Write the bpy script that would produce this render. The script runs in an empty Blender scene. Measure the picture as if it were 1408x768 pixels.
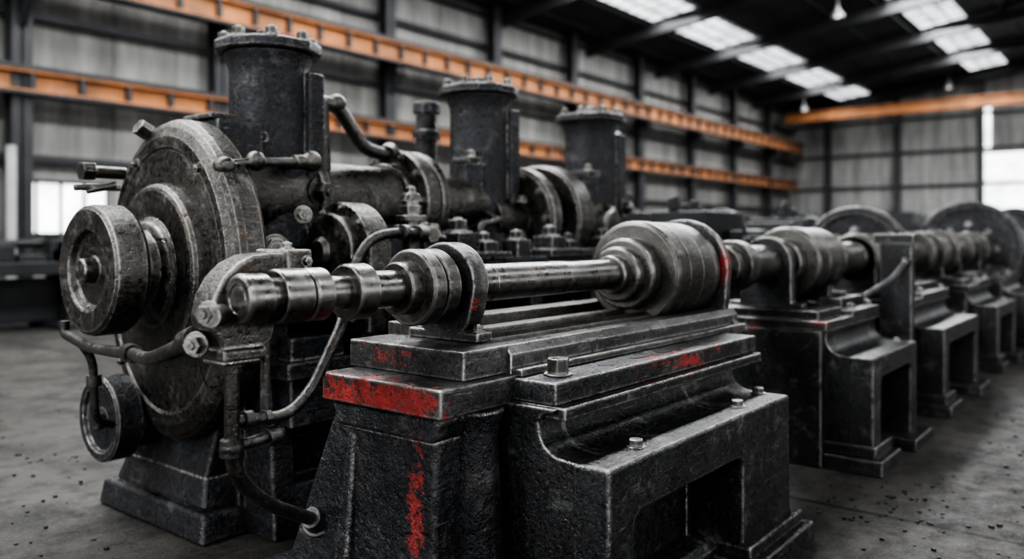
import bpy, math, random
from mathutils import Vector, Matrix
random.seed(7)
sc = bpy.context.scene
PI = math.pi

# ------------------------------------------------------------------ materials
def newmat(name):
    m = bpy.data.materials.new(name); m.use_nodes = True
    nt = m.node_tree; nt.nodes.clear()
    out = nt.nodes.new('ShaderNodeOutputMaterial')
    b = nt.nodes.new('ShaderNodeBsdfPrincipled')
    nt.links.new(b.outputs[0], out.inputs[0])
    return m, nt, b
class NB:
    def __init__(s, nt): s.nt = nt
    def n(s, t, **k):
        x = s.nt.nodes.new(t)
        for a, v in k.items(): setattr(x, a, v)
        return x
    def l(s, a, b): s.nt.links.new(a, b)
    def setin(s, sock, v):
        if hasattr(v, 'is_linked') or hasattr(v, 'links'): s.l(v, sock)
        else: sock.default_value = v
    def math(s, op, a, b=0.0, c=None, clamp=False):
        x = s.n('ShaderNodeMath', operation=op, use_clamp=clamp)
        s.setin(x.inputs[0], a); s.setin(x.inputs[1], b)
        if c is not None: s.setin(x.inputs[2], c)
        return x.outputs[0]
    def noise(s, vec, scale, detail=4, rough=.55, dist=0.0):
        x = s.n('ShaderNodeTexNoise'); s.l(vec, x.inputs['Vector'])
        x.inputs['Scale'].default_value = scale; x.inputs['Detail'].default_value = detail
        x.inputs['Roughness'].default_value = rough; x.inputs['Distortion'].default_value = dist
        return x.outputs[0]
    def mr(s, v, a, b, c=0.0, d=1.0):
        x = s.n('ShaderNodeMapRange'); s.setin(x.inputs[0], v)
        for i, q in enumerate((a, b, c, d)): x.inputs[i+1].default_value = q
        return x.outputs[0]
    def mix(s, f, a, b):
        x = s.n('ShaderNodeMix', data_type='RGBA')
        s.setin(x.inputs[0], f)
        for sock, v in ((x.inputs[6], a), (x.inputs[7], b)):
            if isinstance(v, tuple): sock.default_value = (*v[:3], 1)
            else: s.l(v, sock)
        return x.outputs[2]
def mul(c, k): return tuple(v*k for v in c)

def iron(name, col=(.022,.024,.027), rough=.42, metal=.8, bump=.35, bscale=55, wear=.5,
         edge=1.0, steel=(.50,.48,.46), reds=(), rust=.25, red_k=.75, pit=.3, rvar=.14, var=.45):
    m, nt, b = newmat(name); N = NB(nt)
    tc = N.n('ShaderNodeTexCoord').outputs['Object']
    n1 = N.noise(tc, 3.2, 5, .6); n2 = N.noise(tc, bscale, 3, .6)
    n3 = N.noise(tc, bscale*3.3, 2, .6); n4 = N.noise(tc, 7.5, 9, .75, .4); n5 = N.noise(tc, 24, 5, .65)
    geo = N.n('ShaderNodeNewGeometry')
    if edge > 0:
        bv = N.n('ShaderNodeBevel', samples=4); bv.inputs['Radius'].default_value = .016
        dt = N.n('ShaderNodeVectorMath', operation='DOT_PRODUCT')
        N.l(bv.outputs[0], dt.inputs[0]); N.l(geo.outputs['Normal'], dt.inputs[1])
        e = N.mr(dt.outputs['Value'], .99, .89)
        e = N.math('MULTIPLY', e, N.mr(n5, .36, .52))
        e = N.math('MULTIPLY', e, N.mr(n1, .30, .50, .35, 1.0))
        e = N.math('MULTIPLY', e, edge, clamp=True)
    else: e = 0.0
    patch = N.math('MULTIPLY', N.mr(n4, .55, .68), wear*.55)
    mp = N.n('ShaderNodeMapping'); N.l(tc, mp.inputs[0]); mp.inputs['Rotation'].default_value = (.4,.7,.9); mp.inputs['Scale'].default_value = (4, 60, 60)
    sc1 = N.noise(mp.outputs[0], 2.0, 3, .6)
    mp2 = N.n('ShaderNodeMapping'); N.l(tc, mp2.inputs[0]); mp2.inputs['Rotation'].default_value = (.1,-.3,-.5); mp2.inputs['Scale'].default_value = (5, 110, 110)
    sc2 = N.noise(mp2.outputs[0], 2.0, 2, .6)
    patch = N.math('MAXIMUM', patch, N.math('MULTIPLY', N.mr(sc1, .64, .76), wear*.8))
    patch = N.math('MAXIMUM', patch, N.math('MULTIPLY', N.mr(sc2, .66, .72), wear*.8))
    fleck = N.math('MULTIPLY', N.mr(n3, .64, .72), wear*.7)
    fac = N.math('MAXIMUM', N.math('MAXIMUM', e, patch), fleck)
    base = N.mix(N.mr(n1, .3, .7), mul(col, 1-var), mul(col, 1+var))
    base = N.mix(N.math('MULTIPLY', N.mr(N.noise(tc, 11, 6, .7), .53, .70), rust), base, mul((.095,.052,.030), min(1, .5+col[0]*5)))
    base = N.mix(N.math('MULTIPLY', N.mr(n2, .50, .36), pit), base, (.006,.006,.007))
    c = N.mix(fac, base, steel)
    met = N.mr(fac, 0, 1, metal, 1.0)
    ro = N.math('ADD', N.mr(n2, .3, .7, rough-rvar, rough+rvar), N.mr(n4, .3, .7, -rvar*.8, rvar*.8))
    if reds:
        sm = None
        for (ctr, hs) in reds:
            a = N.n('ShaderNodeVectorMath', operation='SUBTRACT'); N.l(tc, a.inputs[0]); a.inputs[1].default_value = ctr
            a2 = N.n('ShaderNodeVectorMath', operation='ABSOLUTE'); N.l(a.outputs[0], a2.inputs[0])
            a3 = N.n('ShaderNodeVectorMath', operation='DIVIDE'); N.l(a2.outputs[0], a3.inputs[0]); a3.inputs[1].default_value = hs
            sp = N.n('ShaderNodeSeparateXYZ'); N.l(a3.outputs[0], sp.inputs[0])
            d = N.math('MAXIMUM', sp.outputs[0], N.math('MAXIMUM', sp.outputs[1], sp.outputs[2]))
            q = N.math('ADD', d, N.mr(n4, .3, .7, -.8, 1.2))
            q = N.math('ADD', q, N.mr(n5, .3, .7, -.7, .7))
            q = N.math('ADD', q, N.mr(sc1, .50, .70, 0, 1.2))
            q = N.math('ADD', q, N.mr(sc2, .56, .66, 0, .8))
            q = N.math('ADD', q, N.math('MULTIPLY', e, .9))
            k = N.mr(q, red_k+.14, red_k)
            sm = k if sm is None else N.math('MAXIMUM', sm, k)
        rc = N.mix(N.mr(n5, .35, .65), (.17,.014,.012), (.36,.034,.027))
        c = N.mix(sm, c, rc)
        met = N.math('MULTIPLY', met, N.math('SUBTRACT', 1.0, sm))
        ro = N.math('ADD', ro, N.math('MULTIPLY', sm, .12))
    N.l(c, b.inputs['Base Color']); N.setin(b.inputs['Metallic'], met); N.setin(b.inputs['Roughness'], ro)
    h = N.math('ADD', N.math('MULTIPLY', n2, .6), N.math('MULTIPLY', n3, .35))
    h = N.math('ADD', h, N.math('MULTIPLY', n5, .5))
    bp = N.n('ShaderNodeBump'); bp.inputs['Strength'].default_value = bump; bp.inputs['Distance'].default_value = .014
    N.l(h, bp.inputs['Height']); N.l(bp.outputs[0], b.inputs['Normal'])
    return m

def plain(name, col, rough=.7, metal=0, var=.3, scale=2.0, bump=.1, stain=None):
    m, nt, b = newmat(name); N = NB(nt)
    tc = N.n('ShaderNodeTexCoord').outputs['Object']
    n1 = N.noise(tc, scale, 6, .6); n2 = N.noise(tc, scale*12, 3)
    c = N.mix(N.mr(n1, .3, .7), mul(col, 1-var), mul(col, 1+var))
    if stain: c = N.mix(N.mr(N.noise(tc, scale*.6, 7, .7), .48, .66, 0, .75), c, stain)
    N.l(c, b.inputs['Base Color']); b.inputs['Metallic'].default_value = metal
    N.setin(b.inputs['Roughness'], N.mr(n2, .3, .7, max(.05, rough-.1), min(1, rough+.1)))
    bp = N.n('ShaderNodeBump'); bp.inputs['Strength'].default_value = bump; bp.inputs['Distance'].default_value = .01
    N.l(n2, bp.inputs['Height']); N.l(bp.outputs[0], b.inputs['Normal'])
    return m

def emis(name, col, st):
    m, nt, b = newmat(name); N = NB(nt)
    tc = N.n('ShaderNodeTexCoord').outputs['Object']
    c = N.mix(N.mr(N.noise(tc, 1.2, 6, .7), .35, .65), mul(col, .4), col)
    N.l(c, b.inputs['Emission Color']); b.inputs['Emission Strength'].default_value = st
    b.inputs['Base Color'].default_value = (*col, 1)
    return m

M_CAST = iron('cast_iron_black', col=(.028,.030,.034), rough=.38, metal=.6, bump=1.0, bscale=42, wear=.38, rust=.3, rvar=.20)
M_BED = iron('cast_iron_bed', col=(.038,.040,.042), rough=.40, metal=.8, bump=.45, wear=.55, edge=1.3,
             reds=[((3.0,1.5,.85),(.28,.06,.05))], rust=.4, rvar=.20)
M_REDBLK = iron('iron_block_red_paint', col=(.065,.065,.065), rough=.42, bump=.35, wear=.6, edge=1.3,
             reds=[((1.745,1.95,.832),(.05,.36,.056))], red_k=1.0)
M_UPBLK = iron('iron_block_steel', col=(.078,.078,.078), rough=.40, bump=.3, wear=.7, edge=1.2,
             reds=[((1.895,2.06,.945),(.04,.10,.028))])
M_PED = iron('pedestal_iron', col=(.030,.032,.036), rough=.40, metal=.65, bump=1.0, wear=.35, bscale=44, edge=1.2,
             reds=[((1.79,1.80,.35),(.06,.036,.42))], red_k=.85, rvar=.20)
M_STEEL = iron('worn_steel', col=(.105,.102,.097), rough=.42, metal=.95, bump=.13, bscale=60, wear=.65, rust=.5, edge=.9, steel=(.42,.41,.39), pit=.3, rvar=.14, var=.4)
M_SHAFT = iron('polished_shaft_steel', col=(.175,.171,.164), rough=.34, metal=1.0, bump=.035, bscale=40, wear=.65, rust=.45, steel=(.45,.44,.42), pit=.15, edge=.8, rvar=.10, var=.4)
M_WHEEL = iron('flywheel_iron', col=(.075,.073,.069), rough=.40, metal=.9, bump=.48, bscale=42, wear=.6, rust=.5, pit=.4, rvar=.18, edge=1.2)
M_REDBR = iron('bracket_iron_red', col=(.060,.060,.060), rough=.40, bump=.35, wear=.6, edge=1.2,
             reds=[((3.90,1.735,1.2),(.06,.03,.12)), ((2.10,1.835,1.12),(.05,.02,.03))])
M_PIPE = iron('pipe_iron', col=(.080,.079,.077), rough=.40, metal=.9, bump=.3, wear=.55, edge=0, rust=.45)
M_ROW = iron('row_machine_iron', col=(.040,.042,.044), rough=.42, bump=.35, wear=.5, edge=1.3,
             reds=[((4.84,2.0,.80),(.08,.2,.05)), ((4.84,1.55,.84),(.05,.08,.03))], red_k=.5)
M_DARK = plain('dark_machine_paint', (.026,.027,.029), .5, .5)
M_FRAME = plain('steel_frame_dark', (.028,.029,.031), .6, .3)
M_ORANGE = plain('orange_crane_paint', (.31,.125,.045), .7, .0, .3, 1.5, stain=(.10,.055,.032))
M_WOOD = plain('crate_wood', (.13,.09,.06), .8, 0, .35, 6)
M_LAMP = emis('lamp_lens', (1,.98,.95), 2.5)
M_SKY = emis('skylight_glass', (.93,.97,1.0), 2.4)
M_WIN = emis('added_window_fill', (.93,.96,1.0), 2.2)
M_WINB = emis('window_daylight_bright', (.96,.98,1.0), 3.0)
M_WHITE = plain('white_pipe_paint', (.3,.3,.3), .5)

def wallmat(name, axis, col):
    m, nt, b = newmat(name); N = NB(nt)
    tc = N.n('ShaderNodeTexCoord').outputs['Object']
    sp = N.n('ShaderNodeSeparateXYZ'); N.l(tc, sp.inputs[0])
    ax = sp.outputs[axis]
    w = N.math('SINE', N.math('MULTIPLY', ax, 2*PI/.25))
    seam = N.math('GREATER_THAN', N.math('FRACT', N.math('DIVIDE', ax, 1.9)), .975)
    seamz = N.math('GREATER_THAN', N.math('FRACT', N.math('DIVIDE', sp.outputs[2], 1.42)), .97)
    mp = N.n('ShaderNodeMapping'); N.l(tc, mp.inputs[0]); mp.inputs['Scale'].default_value = (1.2,1.2,.18)
    st = N.noise(mp.outputs[0], 1.4, 6, .7)
    c = N.mix(N.mr(st, .35, .68), mul(col, 1.15), mul(col, .45))
    c = N.mix(N.math('MULTIPLY', N.math('MAXIMUM', seam, seamz), .6), c, (.05,.05,.05))
    N.l(c, b.inputs['Base Color']); b.inputs['Roughness'].default_value = .75
    bp = N.n('ShaderNodeBump'); bp.inputs['Strength'].default_value = .3; bp.inputs['Distance'].default_value = .03
    N.l(w, bp.inputs['Height']); N.l(bp.outputs[0], b.inputs['Normal'])
    return m
M_WALL = wallmat('wall_panel_left', 0, (.225,.221,.210)); M_WALLF = wallmat('wall_panel_far', 1, (.26,.26,.252))
M_ROOF = wallmat('roof_sheet', 0, (.05,.052,.055))

m, nt, b = newmat('concrete_floor'); N = NB(nt); M_FLOOR = m
tc = N.n('ShaderNodeTexCoord').outputs['Object']
sp = N.n('ShaderNodeSeparateXYZ'); N.l(tc, sp.inputs[0])
a1 = N.noise(tc, .7, 8, .65); a2 = N.noise(tc, 6, 7, .7); a3 = N.noise(tc, 60, 3, .6); a4 = N.noise(tc, 1.9, 8, .7, .6)
c = N.mix(N.mr(a1, .35, .65), (.019,.018,.0165), (.055,.052,.047))
c = N.mix(N.mr(a4, .48, .60, 0, .75), c, (.010,.0095,.009))
c = N.mix(N.mr(a2, .52, .66, 0, .8), c, (.007,.0065,.006))
c = N.mix(N.mr(a3, .56, .70, 0, .65), c, (.12,.115,.108))
wob = N.mr(N.noise(tc, 3, 5), 0, 1, -.02, .02)
jx = N.math('LESS_THAN', N.math('ABSOLUTE', N.math('SUBTRACT', N.math('FRACT', N.math('DIVIDE', N.math('ADD', N.math('ADD', sp.outputs[0], wob), 15-.075), 4.25)), .5)), .004)
jy = N.math('LESS_THAN', N.math('ABSOLUTE', N.math('SUBTRACT', N.math('FRACT', N.math('DIVIDE', N.math('ADD', N.math('ADD', sp.outputs[1], wob), 20.5), 5.0)), .5)), .002)
j = N.math('MAXIMUM', jx, jy)
c = N.mix(N.math('MULTIPLY', j, .9), c, (.003,.003,.003))
N.l(c, b.inputs['Base Color']); b.inputs['Specular IOR Level'].default_value = .3
N.setin(b.inputs['Roughness'], N.mr(a2, .3, .7, .42, .85))
bp = N.n('ShaderNodeBump'); bp.inputs['Strength'].default_value = .5; bp.inputs['Distance'].default_value = .01
N.l(N.math('ADD', a3, N.math('MULTIPLY', a2, 1.5)), bp.inputs['Height']); N.l(bp.outputs[0], b.inputs['Normal'])

# ------------------------------------------------------------------ mesh kit
class G:
    def __init__(s): s.v = []; s.f = []
    def add(s, vs, fs):
        o = len(s.v); s.v += [tuple(v) for v in vs]; s.f += [tuple(i+o for i in f) for f in fs]; return s
    def box(s, x0, x1, y0, y1, z0, z1):
        return s.frus((x0,x1,y0,y1,z0), (x0,x1,y0,y1,z1))
    def frus(s, b, t):
        vs = []
        for (x0,x1,y0,y1,z) in (b, t): vs += [(x0,y0,z),(x1,y0,z),(x1,y1,z),(x0,y1,z)]
        return s.add(vs, [(3,2,1,0),(4,5,6,7),(0,1,5,4),(1,2,6,5),(2,3,7,6),(3,0,4,7)])
    def prism(s, pts, a0, a1, ax='x'):
        ar = sum(pts[i][0]*pts[(i+1)%len(pts)][1]-pts[(i+1)%len(pts)][0]*pts[i][1] for i in range(len(pts)))
        if ar < 0: pts = pts[::-1]
        n = len(pts)
        def P(p, a): return {'x': (a,p[0],p[1]), 'y': (p[0],a,p[1]), 'z': (p[0],p[1],a)}[ax]
        vs = [P(p, a0) for p in pts] + [P(p, a1) for p in pts]
        fs = [tuple(range(n-1,-1,-1)), tuple(range(n, 2*n))] + [(i,(i+1)%n,(i+1)%n+n,i+n) for i in range(n)]
        if ax == 'y': fs = [f[::-1] for f in fs]
        return s.add(vs, fs)
    def lathe(s, prof, c, ax='x', seg=56, sy=1.0, sz=1.0, rot=0.0):
        vs = []; fs = []; rings = []
        for a, r in prof:
            if r < 1e-5:
                rings.append([len(vs)]); vs.append((a, 0, 0))
            else:
                st = len(vs)
                for i in range(seg):
                    t = 2*PI*i/seg+rot; vs.append((a, r*math.cos(t)*sy, r*math.sin(t)*sz))
                rings.append(list(range(st, st+seg)))
        for A, B in zip(rings, rings[1:]):
            if len(A) == 1 and len(B) == 1: continue
            for i in range(seg):
                k = (i+1) % seg
                if len(A) == 1: fs.append((A[0], B[k], B[i]))
                elif len(B) == 1: fs.append((A[i], A[k], B[0]))
                else: fs.append((A[i], A[k], B[k], B[i]))
        if len(rings[0]) > 1: fs.append(tuple(reversed(rings[0])))
        if len(rings[-1]) > 1: fs.append(tuple(rings[-1]))
        if ax == 'x': vs = [(a, y+c[0], z+c[1]) for a, y, z in vs]
        elif ax == 'z': vs = [(y+c[0], z+c[1], a) for a, y, z in vs]
        elif ax == 'y': vs = [(z+c[0], a, y+c[1]) for a, y, z in vs]
        return s.add(vs, fs)
    def cyl(s, p0, p1, r0, r1=None, seg=20):
        p0 = Vector(p0); p1 = Vector(p1); r1 = r0 if r1 is None else r1
        d = (p1-p0).normalized(); up = Vector((0,0,1)) if abs(d.z) < .9 else Vector((1,0,0))
        u = d.cross(up).normalized(); w = d.cross(u)
        vs = []
        for p, r in ((p0, r0), (p1, r1)):
            for i in range(seg):
                t = 2*PI*i/seg; vs.append(p+u*(r*math.cos(t))+w*(r*math.sin(t)))
        fs = [tuple(range(seg-1,-1,-1)), tuple(range(seg, 2*seg))]+[(i,(i+1)%seg,(i+1)%seg+seg,i+seg) for i in range(seg)]
        return s.add(vs, fs)
    def bolt(s, p, d, r=.018, h=None):
        p = Vector(p); d = Vector(d).normalized(); h = h or r*1.1
        s.cyl(p-d*.004, p+d*h*.2, r*1.4, seg=18)
        s.cyl(p, p+d*h*1.1, r, seg=6)
        s.cyl(p+d*h, p+d*h*1.35, r*.5, r*.42, seg=12); return s
    def ball(s, c, r, seg=16):
        return s.lathe([(c[2]+r*-math.cos(PI*i/10), r*math.sin(PI*i/10) if 0<i<10 else 0) for i in range(11)], (c[0],c[1]), 'z', seg)
    def tube(s, pts, r, fil=.05, seg=14):
        P = [Vector(p) for p in pts]; Q = [P[0]]
        for i in range(1, len(P)-1):
            a, b_, c_ = P[i-1], P[i], P[i+1]
            d1 = (a-b_); d2 = (c_-b_); f = min(fil, d1.length*.48, d2.length*.48)
            A = b_+d1.normalized()*f; C = b_+d2.normalized()*f
            for k in range(8):
                t = k/7; Q.append(A*(1-t)**2+b_*2*t*(1-t)+C*t*t)
        Q.append(P[-1])
        T = [(Q[min(i+1,len(Q)-1)]-Q[max(i-1,0)]).normalized() for i in range(len(Q))]
        u = T[0].cross(Vector((0,0,1)) if abs(T[0].z) < .9 else Vector((1,0,0))).normalized()
        vs = []
        for q, t in zip(Q, T):
            u = (u-t*u.dot(t)).normalized(); w = t.cross(u)
            for i in range(seg):
                a = 2*PI*i/seg; vs.append(q+u*(r*math.cos(a))+w*(r*math.sin(a)))
        fs = []
        for j_ in range(len(Q)-1):
            for i in range(seg):
                k = (i+1) % seg; fs.append((j_*seg+i, j_*seg+k, (j_+1)*seg+k, (j_+1)*seg+i))
        n = (len(Q)-1)*seg
        fs += [tuple(range(seg-1,-1,-1)), tuple(range(n, n+seg))]
        return s.add(vs, fs)
    def build(s, name, mat, parent=None, bevel=.006, seg=2, ang=None):
        import bmesh
        if ang is None: ang = 30 if bevel else 12
        me = bpy.data.meshes.new(name); me.from_pydata(s.v, [], s.f)
        bm = bmesh.new(); bm.from_mesh(me); bmesh.ops.recalc_face_normals(bm, faces=bm.faces); bm.to_mesh(me); bm.free()
        me.shade_smooth()
        me.set_sharp_from_angle(angle=math.radians(ang))
        o = bpy.data.objects.new(name, me); sc.collection.objects.link(o); me.materials.append(mat)
        if bevel:
            bv = o.modifiers.new('bevel', 'BEVEL'); bv.width = bevel; bv.segments = seg
            bv.limit_method = 'ANGLE'; bv.angle_limit = math.radians(40); bv.harden_normals = True
        if parent: o.parent = parent; o.location = -parent.location
        return o
def empty(name, loc):
    e = bpy.data.objects.new(name, None); e.empty_display_size = .2; e.location = loc; sc.collection.objects.link(e); return e
def arc(cx, cy, r, a0, a1, n=12):
    return [(cx+r*math.cos(math.radians(a0+(a1-a0)*i/n)), cy+r*math.sin(math.radians(a0+(a1-a0)*i/n))) for i in range(n+1)]
def steps(segs, c=.004, cap=True):
    p = [(segs[0][0], 0)]
    for sg in segs:
        a, b_, r = sg[:3]; cc = min(sg[3] if len(sg) > 3 else c, (b_-a)*.45)
        p += [(a, r-cc), (a+cc*.35, r-cc*.35), (a+cc, r), (b_-cc, r), (b_-cc*.35, r-cc*.35), (b_, r-cc)]
    p.append((segs[-1][1], 0)); return p

SY, SZ = 1.98, 1.178
def pillow(x0, x1, R, zb, hw, foot=.035, y=SY, z=SZ):
    g = G()
    pts = [(y-hw, zb), (y-hw, zb+foot), (y-hw+.07, zb+foot)]
    pts += [(y-hw+.07+(hw-.07-R*.99)*(t**.45), zb+foot+(z-zb-foot)*t) for t in (.08,.2,.4,.7)]
    pts += arc(y, z, R, 180, 0, 24)
    pts += [(2*y-p[0], p[1]) for p in reversed(pts[:7])]
    g.prism(pts, x0, x1, 'x')
    return g

# ================================================================== NEAR MACHINE
mach = empty('lineshaft_machine', (2.8, 1.9, 0))
def portal(x0, x1, legL, legR, zt, za, r=.05):
    a, b_ = x0+legL, x1-legR
    return [(x0,0),(x0,zt),(x1,zt),(x1+.015,0),(b_,0)]+arc(b_-r,za-r,r,0,90,6)+arc(a+r,za-r,r,90,180,6)+[(a,0)]
def machine_body(x0, x1, legL, legR, parent, mat, yb=2.3, za=.49, foot=True):
    g = G()
    up = [(yb,.81),(1.48,.81),(1.49,.795),(1.525,.79),(1.545,.765)]+arc(1.545-.09,.750,.09,0,-84,8)+[(1.40,.655),(1.38,.60),(1.38,.0),(yb,.0)]
    g.prism(up, x0, x0+legL-.01, 'x'); g.prism(up, x1-legR+.01, x1, 'x')
    up2 = up[:-2]+[(1.38,.44),(yb,.44)]
    g.prism(up2, x0+legL-.02, x1-legR+.02, 'x')
    g.build('body_casting', mat, parent, .006, 2)
    g = G(); g.prism(portal(x0-.004,x1+.004,legL,legR,.657,za), 1.28, 1.415, 'y')
    g.build('ledge_frame', mat, parent, .012, 3)
    g = G()
    g.box(x0+legL-.03, x1-legR+.03, 1.50, yb-.1, .04, .46)
    g.build('web', mat, parent, .010, 2)
    g = G()
    a, b_ = x0+legL+.05, x1-legR-.05
    g.prism([(1.38,0),(1.38,.12),(1.40,.15),(1.45,.16),(1.51,.16),(1.51,0)], x0+legL-.01, x1-legR+.01,'x')
    g.box(a, a+.03, 1.48, 1.51, .15, .42); g.box(b_-.03, b_, 1.48, 1.51, .15, .42); g.box(a,b_,1.48,1.51,.39,.42)
    g.build('recess_frame', mat, parent, .008)
    g = G()
    g.box(x1-legR-.05, x1+.09, 1.20, yb+.05, 0, .10)
    g.box(x1-legR-.02, x1+.06, 1.24, yb+.02, .10, .15)
    g.build('foot_right', mat, parent, .012, 3)
machine_body(2.07, 3.55, .15, .50, mach, M_BED)
g = G(); g.box(2.10, 3.72, 1.50, 2.30, .812, .885); g.build('bed_slab', M_BED, mach, .006, 3)
g = G(); g.box(2.09, 3.68, 1.455, 2.3, .772, .812); g.build('bed_flange', M_BED, mach, .006, 3)
g = G()
for xx in (2.55, 2.78, 2.98, 3.2, 3.42):
    g.prism(arc(xx-.035,1.585,.022,90,270,8)+arc(xx+.035,1.585,.022,-90,90,8), .8845, .8865, 'z')
g.build('slot_shade_oval', M_DARK, mach, 0)  # flat dark ovals laid on the slab, standing in for shade inside slots
g = G()
g.cyl((2.24,1.59,.885),(2.24,1.59,.892),.050); g.cyl((2.24,1.59,.885),(2.24,1.59,.942),.040,seg=6)
for p in ((2.36,1.36,.655),(3.18,1.36,.655),(3.5,1.40,.656)):
    g.cyl(p,(p[0],p[1],p[2]+.006),.034); g.cyl(p,(p[0],p[1],p[2]+.028),.026,seg=6)
g.build('bed_bolts', M_STEEL, mach, .004)
g = G()
g.prism([(1.70,.885),(1.70,.955),(1.725,.985),(1.80,.985),(1.80,.885)], 2.125, 3.98, 'x')
g.box(2.125, 3.98, 1.655, 1.70, .885, .91)
g.build('front_way', M_UPBLK, mach, .005, 3)
g = G()
g.box(2.125, 3.98, 1.80, 2.3, .885, .925)
g.prism([(1.86,.92),(1.88,.985),(1.91,1.0),(1.94,.985),(1.95,.92)], 2.125, 3.9, 'x')
g.prism([(2.02,.92),(2.03,1.0),(2.10,1.0),(2.11,.92)], 2.125, 3.9, 'x')
g.box(2.125, 3.98, 2.18, 2.30, .92, 1.03)
g.build('rear_ways', M_STEEL, mach, .005, 2)
g = G(); g.box(3.5, 4.02, 1.66, 2.32, .79, .885); g.frus((3.55,3.9,1.72,2.25,.4),(3.5,4.0,1.7,2.3,.79)); g.build('outboard_table', M_BED, mach, .01)
g = G(); g.box(1.76, 2.13, 1.675, 2.23, .80, .892); g.build('red_block', M_REDBLK, mach, .007, 3)
g = G(); g.box(1.905, 2.14, 1.715, 2.26, .892, .987); g.build('bearing_block', M_UPBLK, mach, .006, 3)
g = G()
g.frus((1.74,2.14,1.70,2.50,0), (1.80,2.12,1.73,2.20,.80))
g.frus((1.765,2.1,1.72,2.16,.72), (1.775,2.1,1.69,2.21,.80))
g.build('pedestal', M_PED, mach, .02, 3)
g = G()
g.lathe([(0,.13),(.1,.115),(.70,.075),(.76,.085),(.80,.10)], (1.98,1.735), 'z', 24)
g.build('pedestal_buttress', M_PED, mach, .01)
g = G()
g.frus((1.70,2.0,2.0,2.62,0),(1.71,2.0,2.05,2.58,.17)); g.frus((1.72,1.9,2.07,2.15,.17),(1.785,1.9,2.09,2.13,.7))
g.build('pedestal_foot', M_PED, mach, .014, 3)
g = G()
g.lathe([(1.276,0),(1.276,.034),(1.279,.036),(1.279,.040),(1.274,.042),(1.274,.060),(1.277,.066),(1.284,.070),(1.352,.070),(1.358,.064),(1.358,.056),(1.388,.056),(1.388,.074),(1.390,.078),(1.396,.080),(1.478,.080),(1.484,.074),(1.484,.066),(1.492,.066),(1.492,.074),(1.498,.080),(1.552,.080),(1.558,.074),(1.558,.052),(1.648,.052),(1.648,.080),(1.650,.085),(1.656,.088),(1.722,.088),(1.730,.080),(1.730,.062),(1.93,.062),(1.93,0)],(SY,SZ),seg=80)
g.build('shaft_end_collars', M_SHAFT, mach, 0)
g = G()
g.lathe([(1.86,0),(1.86,.060),(1.86,.082),(1.866,.088),(1.915,.088),(1.92,.084),(1.92,.122),(1.928,.130),(1.975,.130),(1.98,.125),(1.98,.118),(1.99,.118),(1.99,.125),(1.996,.130),(2.045,.130),(2.055,.12),(2.06,.10),(2.10,.10),(2.10,0)],(SY,SZ),seg=80)
g.build('bearing_flange', M_STEEL, mach, 0)
pillow(2.085, 2.165, .152, .987, .165).build('bearing_bracket', M_REDBR, mach, .010, 3)
g = G(); g.lathe(steps([(2.15,2.185,.112),(2.185,2.21,.085)]),(SY,SZ)); g.build('bearing_cap', M_STEEL, mach, 0)
g = G()
for dy in (-.135, .135): g.bolt((2.125,SY+dy,1.022), (0,0,1), .018)
g.build('bearing_bolts', M_STEEL, mach, .0015)
g = G(); g.lathe([(2.0,0),(2.0,.067),(2.32,.067),(2.322,.070),(2.80,.070),(2.802,.067),(3.30,.067),(5.0,.067),(5.0,0)],(SY,SZ),seg=80); g.build('main_shaft', M_SHAFT, mach, 0, ang=20)
g = G()
g.lathe(steps([(3.19,3.24,.088,.008),(3.24,3.305,.128,.012),(3.305,3.40,.168,.014),(3.40,3.52,.250,.020),(3.52,3.526,.245,.001),(3.526,3.66,.247,.003),(3.66,3.666,.243,.001),(3.666,3.80,.245,.003),(3.80,3.806,.236,.001),(3.806,3.875,.238,.018),(3.875,3.97,.12)],.005),(SY,SZ-.003),seg=112)
g.build('drum_pulley', M_STEEL, mach, 0)
pillow(3.90, 3.955, .262, .885, .30).build('drum_bracket', M_REDBR, mach, .010, 3)
g = G()
for dy in (-.265,.265): g.bolt((3.93,SY+dy,.92), (0,0,1), .02)
g.build('drum_bracket_bolts', M_STEEL, mach, .0015)
g = G()
prof = [(1.555,1.302),(1.43,1.302),(1.37,1.296),(1.32,1.275),(1.275,1.235),(1.245,1.185),(1.232,1.13),(1.236,1.09),(1.262,1.06),(1.268,1.03),(1.27,.985),(1.39,.985),(1.40,1.02),(1.43,1.05),(1.44,1.08),(1.44,1.18),(1.44,1.225),(1.455,1.24),(1.555,1.24)]
g.prism(prof, 2.04, 2.15, 'y'); g.box(1.47,1.56,2.02,2.19,1.245,1.312); g.box(1.26,1.40,2.02,2.17,1.0,1.035)
g.build('end_bracket', M_WHEEL, mach, .010, 3)
g = G()
g.cyl((1.26,2.03,1.135),(1.20,1.99,1.135),.03,.03); g.bolt((1.215,2.02,1.14),(-1,-.5,0),.026)
g.bolt((1.225,2.10,1.05),(-1,-.6,0),.026); g.bolt((1.51,2.08,1.312),(0,0,1),.016); g.bolt((1.535,2.02,1.275),(0,-1,0),.014)
g.build('bracket_bolts', M_STEEL, mach, .002)
g = G()
g.tube([(1.335,2.1,1.0),(1.335,2.1,.66),(1.50,2.16,.52),(1.80,2.28,.36)], .022, .09)
g.cyl((1.335,2.1,.975),(1.335,2.1,1.0),.036); g.cyl((1.335,2.1,.955),(1.335,2.1,.975),.030,seg=6)
g.cyl((1.335,2.1,.715),(1.335,2.1,.765),.034); g.ball((1.335,2.1,.74),.036)
g.cyl((1.73,2.252,.40),(1.765,2.265,.38),.035,.045); g.cyl((1.765,2.265,.38),(1.79,2.278,.365),.055,.055)
g.tube([(1.335,2.1,.815),(1.53,2.1,.80),(1.62,2.1,.87),(1.735,2.1,1.06),(1.76,2.12,1.10)], .018, .07)
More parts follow.
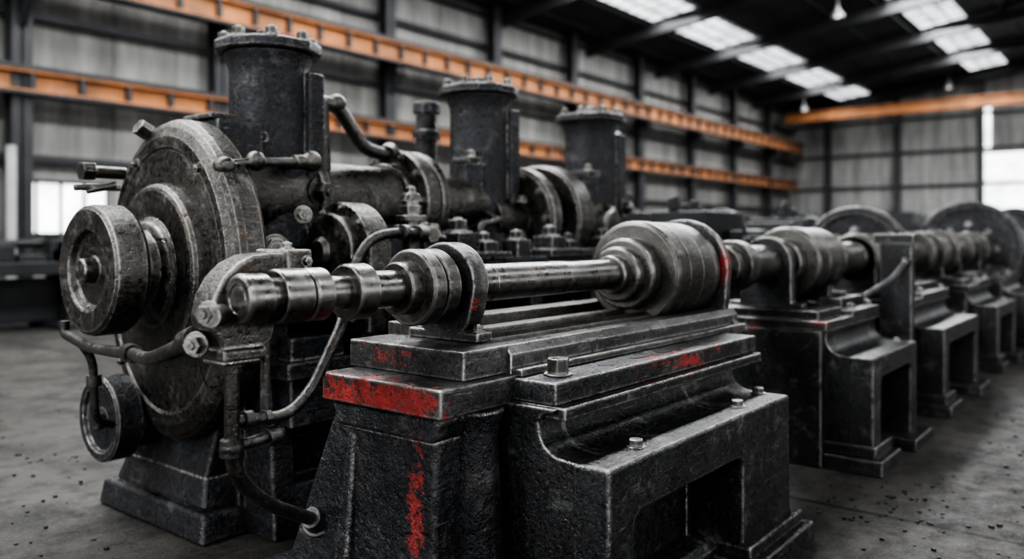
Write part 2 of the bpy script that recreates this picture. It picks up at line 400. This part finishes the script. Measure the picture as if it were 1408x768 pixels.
g.cyl((1.37,2.1,.813),(1.40,2.1,.811),.028); g.cyl((1.44,2.1,.808),(1.46,2.1,.806),.026,seg=6)
g.tube([(1.335,2.1,.74),(1.47,2.1,.75)], .017); g.cyl((1.45,2.1,.748),(1.49,2.1,.751),.030); g.ball((1.49,2.1,.751),.026)
g.tube([(1.46,2.12,1.06),(1.46,2.12,.80)], .015)
g.build('oil_pipes', M_PIPE, mach, .002)
g = G()
g.tube([(1.24,2.14,1.06),(1.27,2.35,1.0),(1.32,2.55,.955),(1.44,2.9,.93),(1.52,3.2,.90),(1.60,3.6,.875),(1.66,3.98,.90),(1.66,3.98,.96)], .022, .12)
g.cyl((1.24,2.13,1.065),(1.25,2.20,1.045),.036); g.cyl((1.43,2.87,.932),(1.455,2.96,.928),.034)
g.tube([(1.62,3.72,.88),(1.68,3.74,.80),(1.70,3.76,.52),(1.80,3.8,.48)],.018,.05); g.cyl((1.69,3.75,.68),(1.69,3.75,.73),.032)
g.build('feed_pipe', M_PIPE, mach, .002)

# ================================================================== ENGINE
eng = empty('steam_engine', (3.8, 3.6, 0))
EY = 3.6
g = G()
rr = [(1.93,0),(1.93,.60),(1.922,.612),(1.922,.66),(1.93,.68),(1.94,.705),(1.957,.728),(1.985,.742),(2.07,.742),(2.09,.725),(2.09,0)]
g.lathe(rr, (EY-.02,1.15), sy=.79, seg=96); g.build('flywheel', M_WHEEL, eng, 0)
g = G(); g.lathe([(1.84,0),(1.84,.20),(1.85,.225),(1.866,.24),(1.872,.25),(1.872,.37),(1.878,.388),(1.893,.40),(1.94,.41),(1.94,0)],(EY,1.19),sy=.92,seg=72); g.build('flywheel_hub_plate', M_WHEEL, eng, 0)
g = G()
g.lathe([(1.562,0),(1.562,.045),(1.568,.052),(1.620,.056),(1.624,.064),(1.624,.150),(1.618,.160),(1.592,.172),(1.588,.180),(1.588,.262),(1.60,.278),(1.62,.283),(1.715,.283),(1.735,.27),(1.742,.24),(1.742,.16),(1.76,.150),(1.80,.155),(1.83,.175),(1.85,.215),(1.85,0)],(EY,1.205),seg=80)
g.build('hub_cap', M_WHEEL, eng, 0)
g = G(); g.lathe([(1.765,0),(1.765,.04),(1.772,.048),(1.805,.052),(1.805,.15),(1.785,.16),(1.782,.19),(1.792,.202),(1.90,.202),(1.93,.16),(2.2,.16),(2.2,0)],(3.92,.49),seg=56); g.build('lower_pulley', M_CAST, eng, 0)
g = G()
for a in (60,128,200,320,350):
    t = math.radians(a); g.bolt((1.925, EY-.02+.63*.79*math.cos(t), 1.15+.63*math.sin(t)), (-1,0,0), .020)
g.cyl((1.80,4.0,1.66),(1.95,4.0,1.66),.03); g.cyl((1.74,4.0,1.66),(1.80,4.0,1.66),.046,seg=6); g.cyl((1.9,3.98,1.6),(1.78,4.03,1.57),.018)
g.tube([(1.72,4.02,1.58),(1.80,4.02,1.585),(1.92,3.98,1.585)],.014)
g.cyl((1.955,3.77,1.84),(1.90,3.77,1.87),.04,seg=6)
g.build('flywheel_bolts', M_STEEL, eng, .002)
g = G()
g.frus((1.92,2.9,3.25,4.22,0),(1.94,2.9,3.28,4.2,.13)); g.frus((1.97,2.9,3.32,4.14,.13),(2.0,2.9,3.36,4.08,.27))
g.frus((2.0,2.6,3.36,4.05,.25),(2.05,2.6,3.3,4.0,.60))
g.build('engine_plinth', M_CAST, eng, .02, 3)
g = G()
g.box(2.12, 6.2, 3.28, 4.0, .0, 1.10); g.frus((2.2,6.3,3.1,4.1,0),(2.2,6.3,3.15,4.05,.2))
g.box(2.55,6.3,3.0,4.2,1.10,1.16); g.box(2.9,6.2,3.05,4.15,1.16,1.225)
for xx in (2.15,2.7,3.4,4.1,4.8,5.5): g.frus((xx,xx+.12,3.05,3.35,0),(xx,xx+.12,3.12,3.35,1.1))
for xx in (3.2,4.1,5.2): g.frus((xx-.3,xx+.3,3.35,3.95,1.2),(xx-.16,xx+.16,3.42,3.8,1.42))
g.build('engine_frame', M_CAST, eng, .016, 3)
g = G(); g.box(2.10,2.62,3.05,3.5,1.0,1.12); g.box(2.15,2.6,2.95,3.3,.72,.80); g.box(2.2,2.5,3.0,3.3,.5,.9)
g.build('front_shelf', M_CAST, eng, .012)
def vcyl(x, R, ztop, idx, y=EY):
    g = G(); zb = 1.22
    g.lathe([(zb,R*1.42),(zb+.045,R*1.42),(zb+.055,R*1.22),(zb+.10,R*1.12),(zb+.2,R*1.03),(zb+.32,R),(ztop-.17,R*.985),(ztop-.13,R*1.0),(ztop-.085,R*1.09),(ztop-.05,R*1.13),(ztop-.05,0)],(x,y),'z',64)
    g.prism([(x+R*.55,y-R*1.02),(x+R*1.02,y-R*1.02),(x+R*1.12,y-R*.55),(x+R*.9,y-R*.1),(x+R*.3,y-R*.5)], zb+.1, ztop-.14,'z')
    g.prism([(x-R*1.3,y-R*.55),(x-R*.75,y-R*.85),(x-R*.5,y),(x-R*1.25,y)], zb+.1, zb+.62,'z')
    g.box(x-R*1.38,x-R*.5,y-R*.8,y,zb+.60,zb+.64)
    g.build('cylinder_%d' % idx, M_CAST, eng, .012, 3)
    g = G()
    g.lathe([(ztop-.055,0),(ztop-.055,R*1.30),(ztop-.045,R*1.38),(ztop-.005,R*1.38),(ztop+.003,R*1.32),(ztop+.003,0)],(x,y),'z',12,rot=.2)
    g.lathe([(ztop,0),(ztop,R*.72),(ztop+.03,R*.68),(ztop+.03,0)],(x,y),'z',32)
    g.build('cylinder_head_%d' % idx, M_CAST, eng, .006, 2)
    g = G()
    for k in range(8):
        t = 2*PI*k/8+.25; g.bolt((x+R*1.1*math.cos(t), y+R*1.1*math.sin(t), ztop), (0,0,1), R*.16, R*.22)
        g.bolt((x+R*1.3*math.cos(t), y+R*1.3*math.sin(t), zb+.045), (0,0,1), R*.12)
    g.bolt((x,y,ztop+.03),(0,0,1),R*.30,R*.2); g.bolt((x-R*1.0,y-R*.55,zb+.64),(0,0,1),R*.16,R*.2)
    g.bolt((x+R*.75,y-R*1.0,1.58),(.3,-1,0),R*.26,R*.34)
    g.bolt((x+R*.75,y-R*1.02,1.36),(.3,-1,0),R*.22,R*.3)
    g.build('cylinder_bolts_%d' % idx, M_STEEL, eng, .002)
vcyl(2.50, .197, 2.33, 1); vcyl(4.15, .195, 2.34, 2); vcyl(5.52, .205, 2.31, 3)
g = G(); g.box(2.10,2.34,3.42,3.75,1.55,1.90); g.box(2.08,2.3,3.45,3.7,1.90,1.93)
g.cyl((4.16,4.1,1.2),(4.16,4.1,2.30),.075,.075,24); g.cyl((4.16,4.1,2.22),(4.16,4.1,2.30),.10,.10,12); g.cyl((4.16,4.1,2.05),(4.16,4.1,2.10),.10,.10,24)
g.build('valve_chests', M_CAST, eng, .012)
g = G()
BZ = 1.55
g.lathe(steps([(2.2,2.66,.215),(2.66,2.72,.245),(2.72,3.28,.205),(3.28,3.35,.23),(3.35,3.46,.315),(3.46,3.475,.29),(3.475,3.54,.315),(3.54,3.58,.25),(3.58,4.1,.18)],.01),(EY,BZ),seg=72)
g.build('horizontal_barrel', M_WHEEL, eng, 0)
g = G(); WZ = 1.47
g.lathe([(4.1,0),(4.1,.16),(4.40,.16),(4.40,.33),(4.42,.36),(4.50,.36),(4.52,.34),(4.52,.27),(4.49,.26),(4.49,.1),(4.7,.1),(4.70,.29),(4.67,.30),(4.67,.37),(4.69,.39),(4.85,.39),(4.87,.37),(4.88,.2),(5.5,.2),(5.5,.1),(6.1,.1),(6.1,0)],(3.52,WZ),seg=72)
g.build('ring_wheel', M_WHEEL, eng, 0)
g = G()
for k in range(10):
    t = 2*PI*k/10; g.bolt((3.35,EY+.27*math.cos(t),BZ+.27*math.sin(t)),(-1,0,0),.022)
    g.bolt((4.40,3.52+.3*math.cos(t),WZ+.3*math.sin(t)),(-1,0,0),.022)
for k in range(9): g.bolt((2.65+k*.42,3.03,1.16),(0,0,1),.022)
g.build('flange_bolts', M_STEEL, eng, .002)
g = G()
def archpts(y, z, R, zb, n=20): return [(y-R, zb)]+[(y-R,z)]+arc(y,z,R,180,0,n)[1:-1]+[(y+R,z),(y+R,zb)]
g.prism(archpts(3.08,1.28,.235,.9), 2.52, 2.66,'x')
g.prism(archpts(3.08,1.28,.18,.95), 2.46, 2.52,'x')
g.build('crank_housing', M_WHEEL, eng, .014, 3)
g = G(); g.lathe([(2.40,0),(2.40,.05),(2.42,.07),(2.47,.07),(2.47,0)],(3.08,1.28)); 
for a in (20,60,100,140,175):
    t = math.radians(a); g.bolt((2.52,3.08+.208*math.cos(t),1.28+.208*math.sin(t)),(-1,0,0),.016)
g.bolt((2.2,3.12,1.30),(-.5,-1,0),.045,.06); g.bolt((2.3,3.05,1.45),(-.5,-1,0),.03,.05)
g.build('crank_housing_bolts', M_STEEL, eng, .002)
def fitting(g, x, y, z, s=1.0):
    g.box(x-.06*s,x+.06*s,y-.06*s,y+.06*s,z,z+.10*s); g.cyl((x,y,z+.10*s),(x,y,z+.15*s),.035*s,seg=18)
    g.bolt((x,y,z+.10*s),(0,0,1),.04*s)
g = G()
for (x,y,s) in ((3.15,3.12,1.3),(3.45,3.15,1.5),(3.62,3.1,1.0),(3.95,3.12,1.1),(4.3,3.12,1.3),(4.55,3.15,1.0),(4.9,3.1,1.2),(5.2,3.15,1.3),(5.7,3.1,1.2),(5.95,3.15,1.5),(4.4,3.9,2.8),(4.9,4.0,2.6),(5.2,3.9,3.5),(5.95,3.6,3.3)):
    fitting(g, x, y, 1.222, s)
g.box(3.1,3.8,3.03,3.2,1.222,1.26); g.box(4.2,5.1,3.03,3.2,1.222,1.27)
g.build('deck_fittings', M_CAST, eng, .005)
g = G()
x0, y0 = 2.98, 3.05
g.cyl((x0,y0,1.2),(x0,y0,1.56),.045); g.cyl((x0,y0,1.43),(x0,y0,1.46),.08); g.cyl((x0,y0,1.47),(x0,y0,1.51),.06,seg=6)
g.cyl((x0,y0,1.53),(x0,y0,1.57),.06,.05); g.bolt((x0,y0,1.57),(0,0,1),.03); g.cyl((x0-.12,y0-.02,1.38),(x0+.14,y0-.02,1.38),.03); g.cyl((x0+.1,y0-.02,1.38),(x0+.16,y0-.02,1.38),.045,seg=6)
g.cyl((x0,y0,1.36),(x0-.02,y0-.17,1.36),.028); g.cyl((x0-.02,y0-.14,1.36),(x0-.025,y0-.19,1.36),.045,seg=6)
g.build('oil_valve', M_STEEL, eng, .003)
g = G()
g.tube([(2.66,3.5,1.98),(2.68,3.5,2.06),(2.86,3.5,2.07),(2.98,3.5,1.93),(3.06,3.5,1.84),(3.22,3.5,1.82),(3.30,3.55,1.86)], .038, .10, 18)
g.cyl((3.22,3.5,1.82),(3.29,3.54,1.85),.055); g.ball((2.86,3.5,2.07),.052)
g.tube([(2.74,3.5,2.07),(2.76,3.5,1.70)], .05, .05)
g.tube([(3.28,3.53,1.84),(3.42,3.58,1.84),(3.44,3.6,1.7)], .03, .05)
g.tube([(5.66,3.5,2.1),(5.80,3.5,2.12),(5.86,3.5,2.0),(5.82,3.5,1.75)], .03, .08)
g.tube([(3.7,3.2,1.3),(3.7,3.2,1.42),(3.95,3.25,1.45),(4.0,3.4,1.5)], .022, .06)
g.tube([(5.0,3.15,1.3),(5.05,3.15,1.5),(5.3,3.25,1.55),(5.4,3.4,1.6)], .022, .08)
g.build('steam_pipes', M_PIPE, eng, .003)
g = G()
g.tube([(1.97,3.18,1.655),(2.10,3.18,1.68),(2.47,3.2,1.71)], .022, .05); g.ball((1.985,3.18,1.65),.05); g.ball((2.14,3.18,1.69),.045); g.ball((2.46,3.2,1.71),.052)
g.cyl((1.98,3.19,1.65),(2.02,3.35,1.6),.025); g.cyl((2.46,3.2,1.71),(2.46,3.42,1.71),.03); g.cyl((2.36,3.2,1.70),(2.41,3.2,1.706),.035)
g.build('control_lever', M_STEEL, eng, .002)
g = G()
g.tube([(2.40,2.85,1.05),(2.42,2.85,1.22),(2.52,2.85,1.34),(2.66,2.85,1.37),(2.86,2.88,1.365)], .024, .09)
g.cyl((2.72,2.85,1.37),(2.76,2.855,1.37),.038); g.tube([(2.9,2.88,1.365),(3.12,2.95,1.34)],.018); g.cyl((2.84,2.87,1.366),(2.9,2.88,1.365),.04); g.cyl((3.0,2.9,1.34),(3.0,2.9,1.40),.03); 
g.tube([(2.40,2.85,1.08),(2.40,3.05,1.0)],.024)
g.build('lubricator_pipe', M_PIPE, eng, .002)

# ================================================================== ROW MACHINES
def row_machine(x0, x1, drum, disc=None, collars=(), R0=.1):
    e = empty('lineshaft_machine', ((x0+x1)/2, 1.9, 0))
    L = x1-x0; leg = .16
    yb = 2.3
    g = G()
    xa = x0+L*.05
    up = [(yb,.81),(1.50,.81),(1.535,.79),(1.545,.765)]+arc(1.545-.09,.750,.09,0,-84,8)+[(1.40,.655),(1.38,.60),(1.38,.0),(yb,.0)]
    g.prism(up, xa, xa+leg-.01, 'x'); g.prism(up, x1-leg+.01, x1, 'x')
    g.prism(up[:-2]+[(1.38,.50),(yb,.50)], xa+leg-.02, x1-leg+.02, 'x')
    g.build('body_casting', M_ROW, e, .006, 2)
    g = G(); g.prism(portal(xa-.004,x1+.004,leg,leg,.657,.53), 1.28, 1.415, 'y')
    g.build('ledge_frame', M_ROW, e, .012, 2)
    g = G()
    g.box(x0+.25, x1-.15, 1.62, yb-.1, .2, .52)
    g.box(x0-.02, x0+.35, 1.55, yb, 0, .8)
    g.build('web', M_ROW, e, .012, 2)
    g = G()
    g.box(x0+.0, x0+.42, 1.22, yb+.05, 0, .09); g.box(x0+.03,x0+.38,1.26,yb,.09,.16)
    g.box(x1-leg-.2, x1+.1, 1.20, yb+.05, 0, .08)
    g.build('feet', M_ROW, e, .012, 2)
    g = G()
    g.box(x0-.02, x0+.50, 1.52, 2.3, .80, .855); g.box(x0+.02, x0+.46, 1.58, 2.25, .855, .91)
    g.box(x0+.50, x1+.02, 1.52, 2.25, .80, .885); g.box(x0+.60, x1, 1.62, 1.76, .885, .95); g.box(x0+.6, x1, 2.0, 2.2, .885, .97)
    g.bolt((x0+.62,1.57,.885),(0,0,1),.03); g.bolt((x1-.1,1.57,.885),(0,0,1),.03); g.bolt((x1-.1,1.38,.655),(0,0,1),.02)
    g.build('bed_blocks', M_ROW, e, .008, 2)
    segs = []; cur = x0-.45
    for (a, b_, r) in collars:
        if a > cur: segs.append((cur, a, R0))
        segs.append((max(a,cur), b_, r)); cur = b_
    segs.append((cur, x1+.55, R0))
    g = G(); g.lathe(steps(segs,.006),(SY,SZ), seg=56); g.build('shaft', M_STEEL, e, 0)
    d0, d1, R = drum
    g = G(); Ld = d1-d0
    g.lathe(steps([(d0-.14,d0-.01,R*.66,.012),(d0-.01,d0+Ld*.35,R,.018),(d0+Ld*.35,d0+Ld*.365,R*.975,.001),(d0+Ld*.365,d1,R*.985,.018),(d1,d1+.08,R*.6)],.006),(SY,SZ),seg=72)
    g.build('drum', M_STEEL, e, 0)
    for xb in (x0+.22, x1-.12):
        pillow(xb, xb+.08, .17, .90, .24).build('bearing_bracket', M_ROW, e, .01)
    if disc:
        xd, yd, zd, Rd = disc
        g = G(); g.lathe([(xd,0),(xd,Rd*.2),(xd+.03,Rd*.22),(xd+.03,Rd*.8),(xd,Rd*.84),(xd,Rd*.97),(xd+.02,Rd),(xd+.12,Rd),(xd+.14,Rd*.97),(xd+.14,0)],(yd,zd),seg=80)
        for k in range(8):
            t = 2*PI*k/8; g.bolt((xd+.03,yd+Rd*.5*math.cos(t),zd+Rd*.5*math.sin(t)),(-1,0,0),.03)
        g.box(xd-.02,xd+.16,yd-.15,yd+.15,0,zd-.1)
        g.build('faceplate_wheel', M_CAST, e, 0)
    return e
e2 = row_machine(4.84, 5.92, (5.42,5.98,.238), None, ((4.50,4.62,.15),(6.2,6.28,.17)), .118)
g = G(); g.tube([(5.9,1.62,.93),(6.2,1.50,1.05),(6.42,1.46,1.17)],.02,.05); g.ball((6.42,1.46,1.17),.035); g.box(6.50,6.60,1.44,1.66,.05,1.34); g.box(6.48,6.62,1.42,1.70,1.30,1.37)
g.build('tail_post', M_ROW, e2, .008)
e3 = row_machine(6.75, 8.25, (6.98,7.25,.2), (7.75,2.2,1.16,.47), ((7.4,7.5,.17),(8.0,8.1,.2)), .125)
e4 = row_machine(9.3, 10.6, (9.5,9.8,.22), None, ((8.9,9.05,.22),(10.0,10.1,.24)), .13)
e5 = row_machine(11.6, 13.0, (12.1,12.5,.24), (12.7,2.1,1.18,.66), ((11.2,11.3,.2),), .13)
e6 = row_machine(14.0, 15.6, (14.5,15.0,.3), None, ((13.6,13.7,.25),), .14)
e7 = row_machine(17.0, 18.6, (17.3,17.8,.3), (17.9,2.2,1.2,.7), (), .14)

# ================================================================== background machines
def bg_machine(x0, x1, y0, y1, h, seed):
    random.seed(seed); e = empty('workshop_lathe', ((x0+x1)/2,(y0+y1)/2,0))
    g = G(); L = x1-x0
    g.box(x0,x0+.6,y0,y1,0,h*.55); g.box(x1-.6,x1,y0,y1,0,h*.55); g.box(x0-.1,x1+.1,y0-.1,y1+.1,h*.55,h*.68)
    g.box(x0,x0+L*.3,y0+.1,y1-.1,h*.68,h*1.0); g.box(x0+L*.45,x0+L*.65,y0,y1,h*.68,h*.85); g.box(x1-L*.18,x1-.1,y0+.15,y1-.15,h*.68,h*.95)
    g.box(x0-.1,x0+.8,y0-.2,y1+.1,0,.1); g.box(x1-.8,x1+.1,y0-.2,y1+.1,0,.1); g.box(x0+.6,x1-.6,y0+.3,y1,.1,h*.5)
    yc = (y0+y1)/2
    g.lathe([(x0+L*.3,0),(x0+L*.3,.14),(x0+L*.36,.14),(x0+L*.36,.28),(x0+L*.4,.28),(x0+L*.4,.06),(x1-L*.18,.06),(x1-L*.18,0)],(yc,h*.86),seg=32)
    g.lathe([(y0-.08,0),(y0-.08,.12),(y0-.04,.14),(y0,.14),(y0,0)],(x0+L*.55,h*.6),'y',seg=24)
    for i in range(5): xx = x0+random.random()*L*.3; g.cyl((xx,yc,h),(xx,yc,h+.05+random.random()*.2),.05)
    for i in range(7):
        xx = x0+.3+random.random()*(L-.6); s_ = .1+random.random()*.15; g.box(xx-s_,xx+s_,y0+.02,y0+.3,h*.66,h*.68+random.random()*.4)
    g.build('lathe_body', M_DARK, e, .02)
for i,(a,b_,c_,d_,h) in enumerate(((2.2,5.9,12.6,13.4,1.45),(6.3,9.0,13.0,13.8,1.3),(10.5,14,12.5,13.4,1.45),(15.5,19,12.2,13.2,1.7),(20.5,25,11.5,12.6,1.9),(27,31,11,12.2,1.9),(33,38,10.5,11.8,2.1),(7.2,10.2,3.3,4.2,1.6),(11,14,3.6,4.6,1.6),(30,35,6.5,8,2.2),(36,41,3,4.6,2.0))):
    bg_machine(a,b_,c_,d_,h,i)
cr = empty('wooden_crate', (11.0,1.0,0)); g = G()
g.box(10.78,11.18,.82,1.18,0,.27)
for z in (.0,.1,.2): g.box(10.76,11.2,.80,1.2,z+.01,z+.08)
g.build('crate_slats', M_WOOD, cr, .005)
# swarf and chips scattered on the concrete, one object
random.seed(21); g = G()
for i in range(420):
    if i < 160: x, y = random.gauss(1.6,.7), random.gauss(4.9,.9)
    elif i < 300: x, y = random.uniform(3.6,8), random.uniform(.2,1.15)
    else: x, y = random.uniform(4.0,4.7), random.uniform(.8,2.4)
    if 1.7 < x < 6.4 and 2.95 < y < 4.3: continue
    if 1.65 < x < 3.7 and 1.15 < y < 2.7: continue
    s_ = random.uniform(.004,.014); h_ = s_*random.uniform(.4,1)
    a = random.random()*PI
    pts = [(x+s_*random.uniform(.6,1.2)*math.cos(a+k*PI*.4), y+s_*random.uniform(.6,1.2)*math.sin(a+k*PI*.4)) for k in range(5)]
    g.prism(pts, 0, h_, 'z')
g.build('floor_debris', M_DARK, None, 0)

# ================================================================== BUILDING
WY, FX = 16.0, 45.0
def solo(g, name, mat, bevel=0): return g.build(name, mat, None, bevel)
solo(G().box(-12,FX,-14,WY,-.2,0), 'floor', M_FLOOR)
solo(G().box(-12,FX+.3,WY,WY+.3,-.2,9.2), 'wall_left', M_WALL)
solo(G().box(FX,FX+.3,-14,WY,-.2,11), 'wall_far', M_WALLF)
solo(G().box(-12.3,FX+.3,-14.3,-14,-.2,9.2), 'wall_right', M_WALL)
solo(G().box(-12.3,-12,-14,WY,-.2,11), 'wall_back', M_WALLF)
def rz(y): return 8.22+.12*(16-y) if y > 1 else 10.02-.12*(1-y)
g = G(); g.prism([(16.3,rz(16.3)),(1,rz(1)),(-14.3,rz(-14.3)),(-14.3,rz(-14.3)+.2),(1,rz(1)+.2),(16.3,rz(16.3)+.2)], -12.3, FX+.3, 'x'); solo(g, 'ceiling', M_ROOF)
rf = empty('roof_truss', (20,1,8)); g = G()
x = 4.3; raf = []
while x < FX: raf.append(x); x += 5.0
for x in raf:
    for (ya, yb_) in ((16,1),(1,-14)):
        for dz0, dz1, w in ((-.14,-.10,.11),(-.45,-.10,.02),(-.49,-.45,.11)):
            pts = [(ya,rz(ya)+dz0),(yb_,rz(yb_)+dz0),(yb_,rz(yb_)+dz1),(ya,rz(ya)+dz1)]
            g.prism(pts, x-w, x+w, 'x')
g.build('rafters', M_FRAME, rf, 0)
g = G(); y = 15.0
while y > -13:
    if not (11.6<y<13.4 or 5.5<y<7.3 or -5.3<y<-3.5): g.box(-12,FX,y-.05,y+.05,rz(y)-.12,rz(y)-.005)
    y -= 1.5
g.build('purlins', M_FRAME, rf, 0)
for yc in (12.5, 6.4, -4.4):  # last strip, past the ridge, is unseen and added for front light
    e = empty('skylight', (16,yc,rz(yc))); g = G(); gb = G(); w = .8
    for x in raf[:-1] + [-.7, -5.7, -10.7]:
        xa, xb = (x+.15, x+4.85) if yc > 12 else (x+.35, x+4.6)
        g.prism([(yc-w,rz(yc-w)-.03),(yc+w,rz(yc+w)-.03),(yc+w,rz(yc+w)-.01),(yc-w,rz(yc-w)-.01)], xa, xb, 'x')
        for k in range(1,8):
            xm = xa+(xb-xa)*k/8; gb.prism([(yc-w,rz(yc-w)-.05),(yc+w,rz(yc+w)-.05),(yc+w,rz(yc+w)-.03),(yc-w,rz(yc-w)-.03)], xm-.03, xm+.03, 'x')
        for yy in (yc-w,yc-w/3,yc+w/3,yc+w): gb.box(xa,xb,yy-.02,yy+.02,rz(yy)-.07,rz(yy)-.03)
    g.build('glazing', M_SKY, e, 0); gb.build('glazing_bars', M_FRAME, e, 0)
    ld = bpy.data.lights.new('skylight_daylight', 'AREA'); ld.shape = 'RECTANGLE'; ld.size = 50; ld.size_y = 1.6
    ld.energy = {12.5:3400, 6.4:7800, -4.4:2300}[yc]; ld.color = (.98,.99,1.0)
    lo = bpy.data.objects.new('skylight_daylight', ld); sc.collection.objects.link(lo); lo.location = (16, yc, rz(yc)-.2)
fr = empty('wall_steel_frame', (20,WY,0)); g = G()
for x in (1.5,5.75,9.6,14.4,18.7,22.8,27.3,31.7,36,40.3):
    g.box(x-.17,x+.17,15.45,15.48,0,8.2); g.box(x-.17,x+.17,15.72,15.75,0,8.2); g.box(x-.015,x+.015,15.45,15.75,0,8.2)
    g.box(x-.12,x+.12,15.1,15.5,5.5,5.75); g.frus((x-.05,x+.05,15.4,15.5,5.0),(x-.05,x+.05,15.0,15.5,5.5))
for z in (1.25,2.75,5.3,7.05,8.0): g.box(-12,FX,15.78,15.98,z-.06,z+.06)
for y in (14.05,10.6,6.85,3.3,-.5,-4.5,-8): g.box(FX-.45,FX-.1,y-.14,y+.14,0,rz(y)-.5)
for z in (2.3,3.9,5.6,7.3): g.box(FX-.16,FX-.02,-14,16,z-.07,z+.07)
g.build('columns_and_girts', M_FRAME, fr, 0)
def rail(name, z, y, h):
    e = empty(name, (20,y,z)); g = G()
    g.box(-12,FX-1,y-.02,y+.02,z-h/2,z+h/2); g.box(-12,FX-1,y-.14,y+.14,z+h/2-.05,z+h/2); g.box(-12,FX-1,y-.14,y+.14,z-h/2-.04,z-h/2)
    g.build('beam', M_ORANGE, e, 0)
    g = G(); x = -12
    while x < FX-1: g.box(x,x+.09,y-.12,y-.02,z-h/2,z+h/2-.05); x += .85
    g.box(-12,FX-1,y-.16,y+.16,z+h/2,z+h/2+.08); g.box(-12,FX-1,y-.16,y+.16,z-h/2-.10,z-h/2-.04)
    g.build('stiffeners', M_FRAME, e, 0)
rail('crane_rail_beam', 6.02, 15.15, .44); rail('crane_rail_beam', 4.08, 15.5, .34)
e = empty('bridge_crane', (42,0,7.6)); g = G()
g.box(41.9,42.2,-14,15.3,7.25,7.65); g.box(41.8,42.3,-14,15.3,7.65,7.70); g.box(41.8,42.3,-14,15.3,7.20,7.25); g.build('girder', M_ORANGE, e, 0)
g = G()
for k in range(4): g.box(5.75+k*.42,6.13+k*.42,15.93,15.97,1.42,2.32)
solo(g, 'window_1', M_WINB)
solo(G().box(24.6,26.4,15.93,15.97,4.9,5.25), 'window_2', M_WIN)
g = G(); g.box(FX-.09,FX-.03,-6,6.9,2.5,5.35); solo(g, 'window_3', M_WINB)
g = G(); g.box(FX-.09,FX-.03,6.45,6.85,5.5,8.1); solo(g, 'window_4', M_WINB)
g = G()
g.box(5.7,7.5,15.88,15.94,1.36,1.42); g.box(5.7,7.5,15.88,15.94,2.32,2.38)
for k in range(5): g.box(5.71+k*.42,5.75+k*.42,15.88,15.94,1.36,2.38)
solo(g, 'trim_1', M_FRAME)
def added_fill_lamp(name, loc, rot, sx, sz_, en):  # area lamp added in front of the unseen panes
    ld = bpy.data.lights.new(name, 'AREA'); ld.shape = 'RECTANGLE'; ld.size = sx; ld.size_y = sz_; ld.energy = en; ld.color = (.98,.99,1.0)
    lo = bpy.data.objects.new(name, ld); sc.collection.objects.link(lo); lo.location = loc; lo.rotation_euler = rot
g = G()
for i in range(4): g.box(-9+i*9,-4+i*9,-13.99,-13.95,2.0,5.5)
solo(g, 'added_window_5', M_WINB)  # unseen glowing panes, added to put highlights on the machines
for i in range(4): added_fill_lamp('added_window_fill', (-6.5+i*9,-13.9,3.75), (PI/2,0,0), 5, 3.5, 260)
g = G()
for y in (-8,0,8): g.box(-11.99,-11.95,y-2,y+2,2.0,5.5)
solo(g, 'added_window_6', M_WINB)  # glowing panes behind the camera, added to light the left-facing sides
for y in (-8,0,8): added_fill_lamp('added_window_fill', (-11.9,y,3.75), (PI/2,0,-PI/2), 4, 3.5, 330)
solo(G().cyl((5.52,15.3,0),(5.52,15.3,2.9),.08), 'drain_pipe', M_WHITE)
for (x,y,dz) in ((27.1,8.2,.6),(43.5,8.0,.6),(40.9,14.0,.7)):
    e = empty('pendant_lamp', (x,y,rz(y))); g = G(); zt = rz(y)-.13; zb = zt-dz
    g.cyl((x,y,zb+.3),(x,y,zt),.02); g.lathe([(zb+.35,0),(zb+.35,.05),(zb+.22,.08),(zb+.08,.19),(zb,.21),(zb,.19),(zb+.06,.16),(zb+.2,.06),(zb+.2,0)],(x,y),'z',24)
    g.build('shade', M_WHITE, e, 0)
    g = G(); g.ball((x,y,zb+.08),.1); g.build('bulb', M_LAMP, e, 0)

# ================================================================== world, camera
w = bpy.data.worlds.new('world'); sc.world = w; w.use_nodes = True
bg = w.node_tree.nodes['Background']; bg.inputs[0].default_value = (.80,.88,1.0,1); bg.inputs[1].default_value = .5
cam = bpy.data.cameras.new('camera'); co = bpy.data.objects.new('camera', cam); sc.collection.objects.link(co)
co.location = (0,0,1.35)
ang = math.radians(38.6)
co.rotation_euler = (PI/2, 0, ang-PI/2)
cam.sensor_width = 36; cam.lens = 1121/1408*36; cam.shift_y = -59/1408
cam.clip_end = 200
cam.dof.use_dof = True; cam.dof.focus_distance = 2.85; cam.dof.aperture_fstop = 1.05
sc.camera = co
try:
    sc.view_settings.view_transform = 'AgX'; sc.view_settings.look = 'AgX - High Contrast'
except Exception as ex: print(ex)
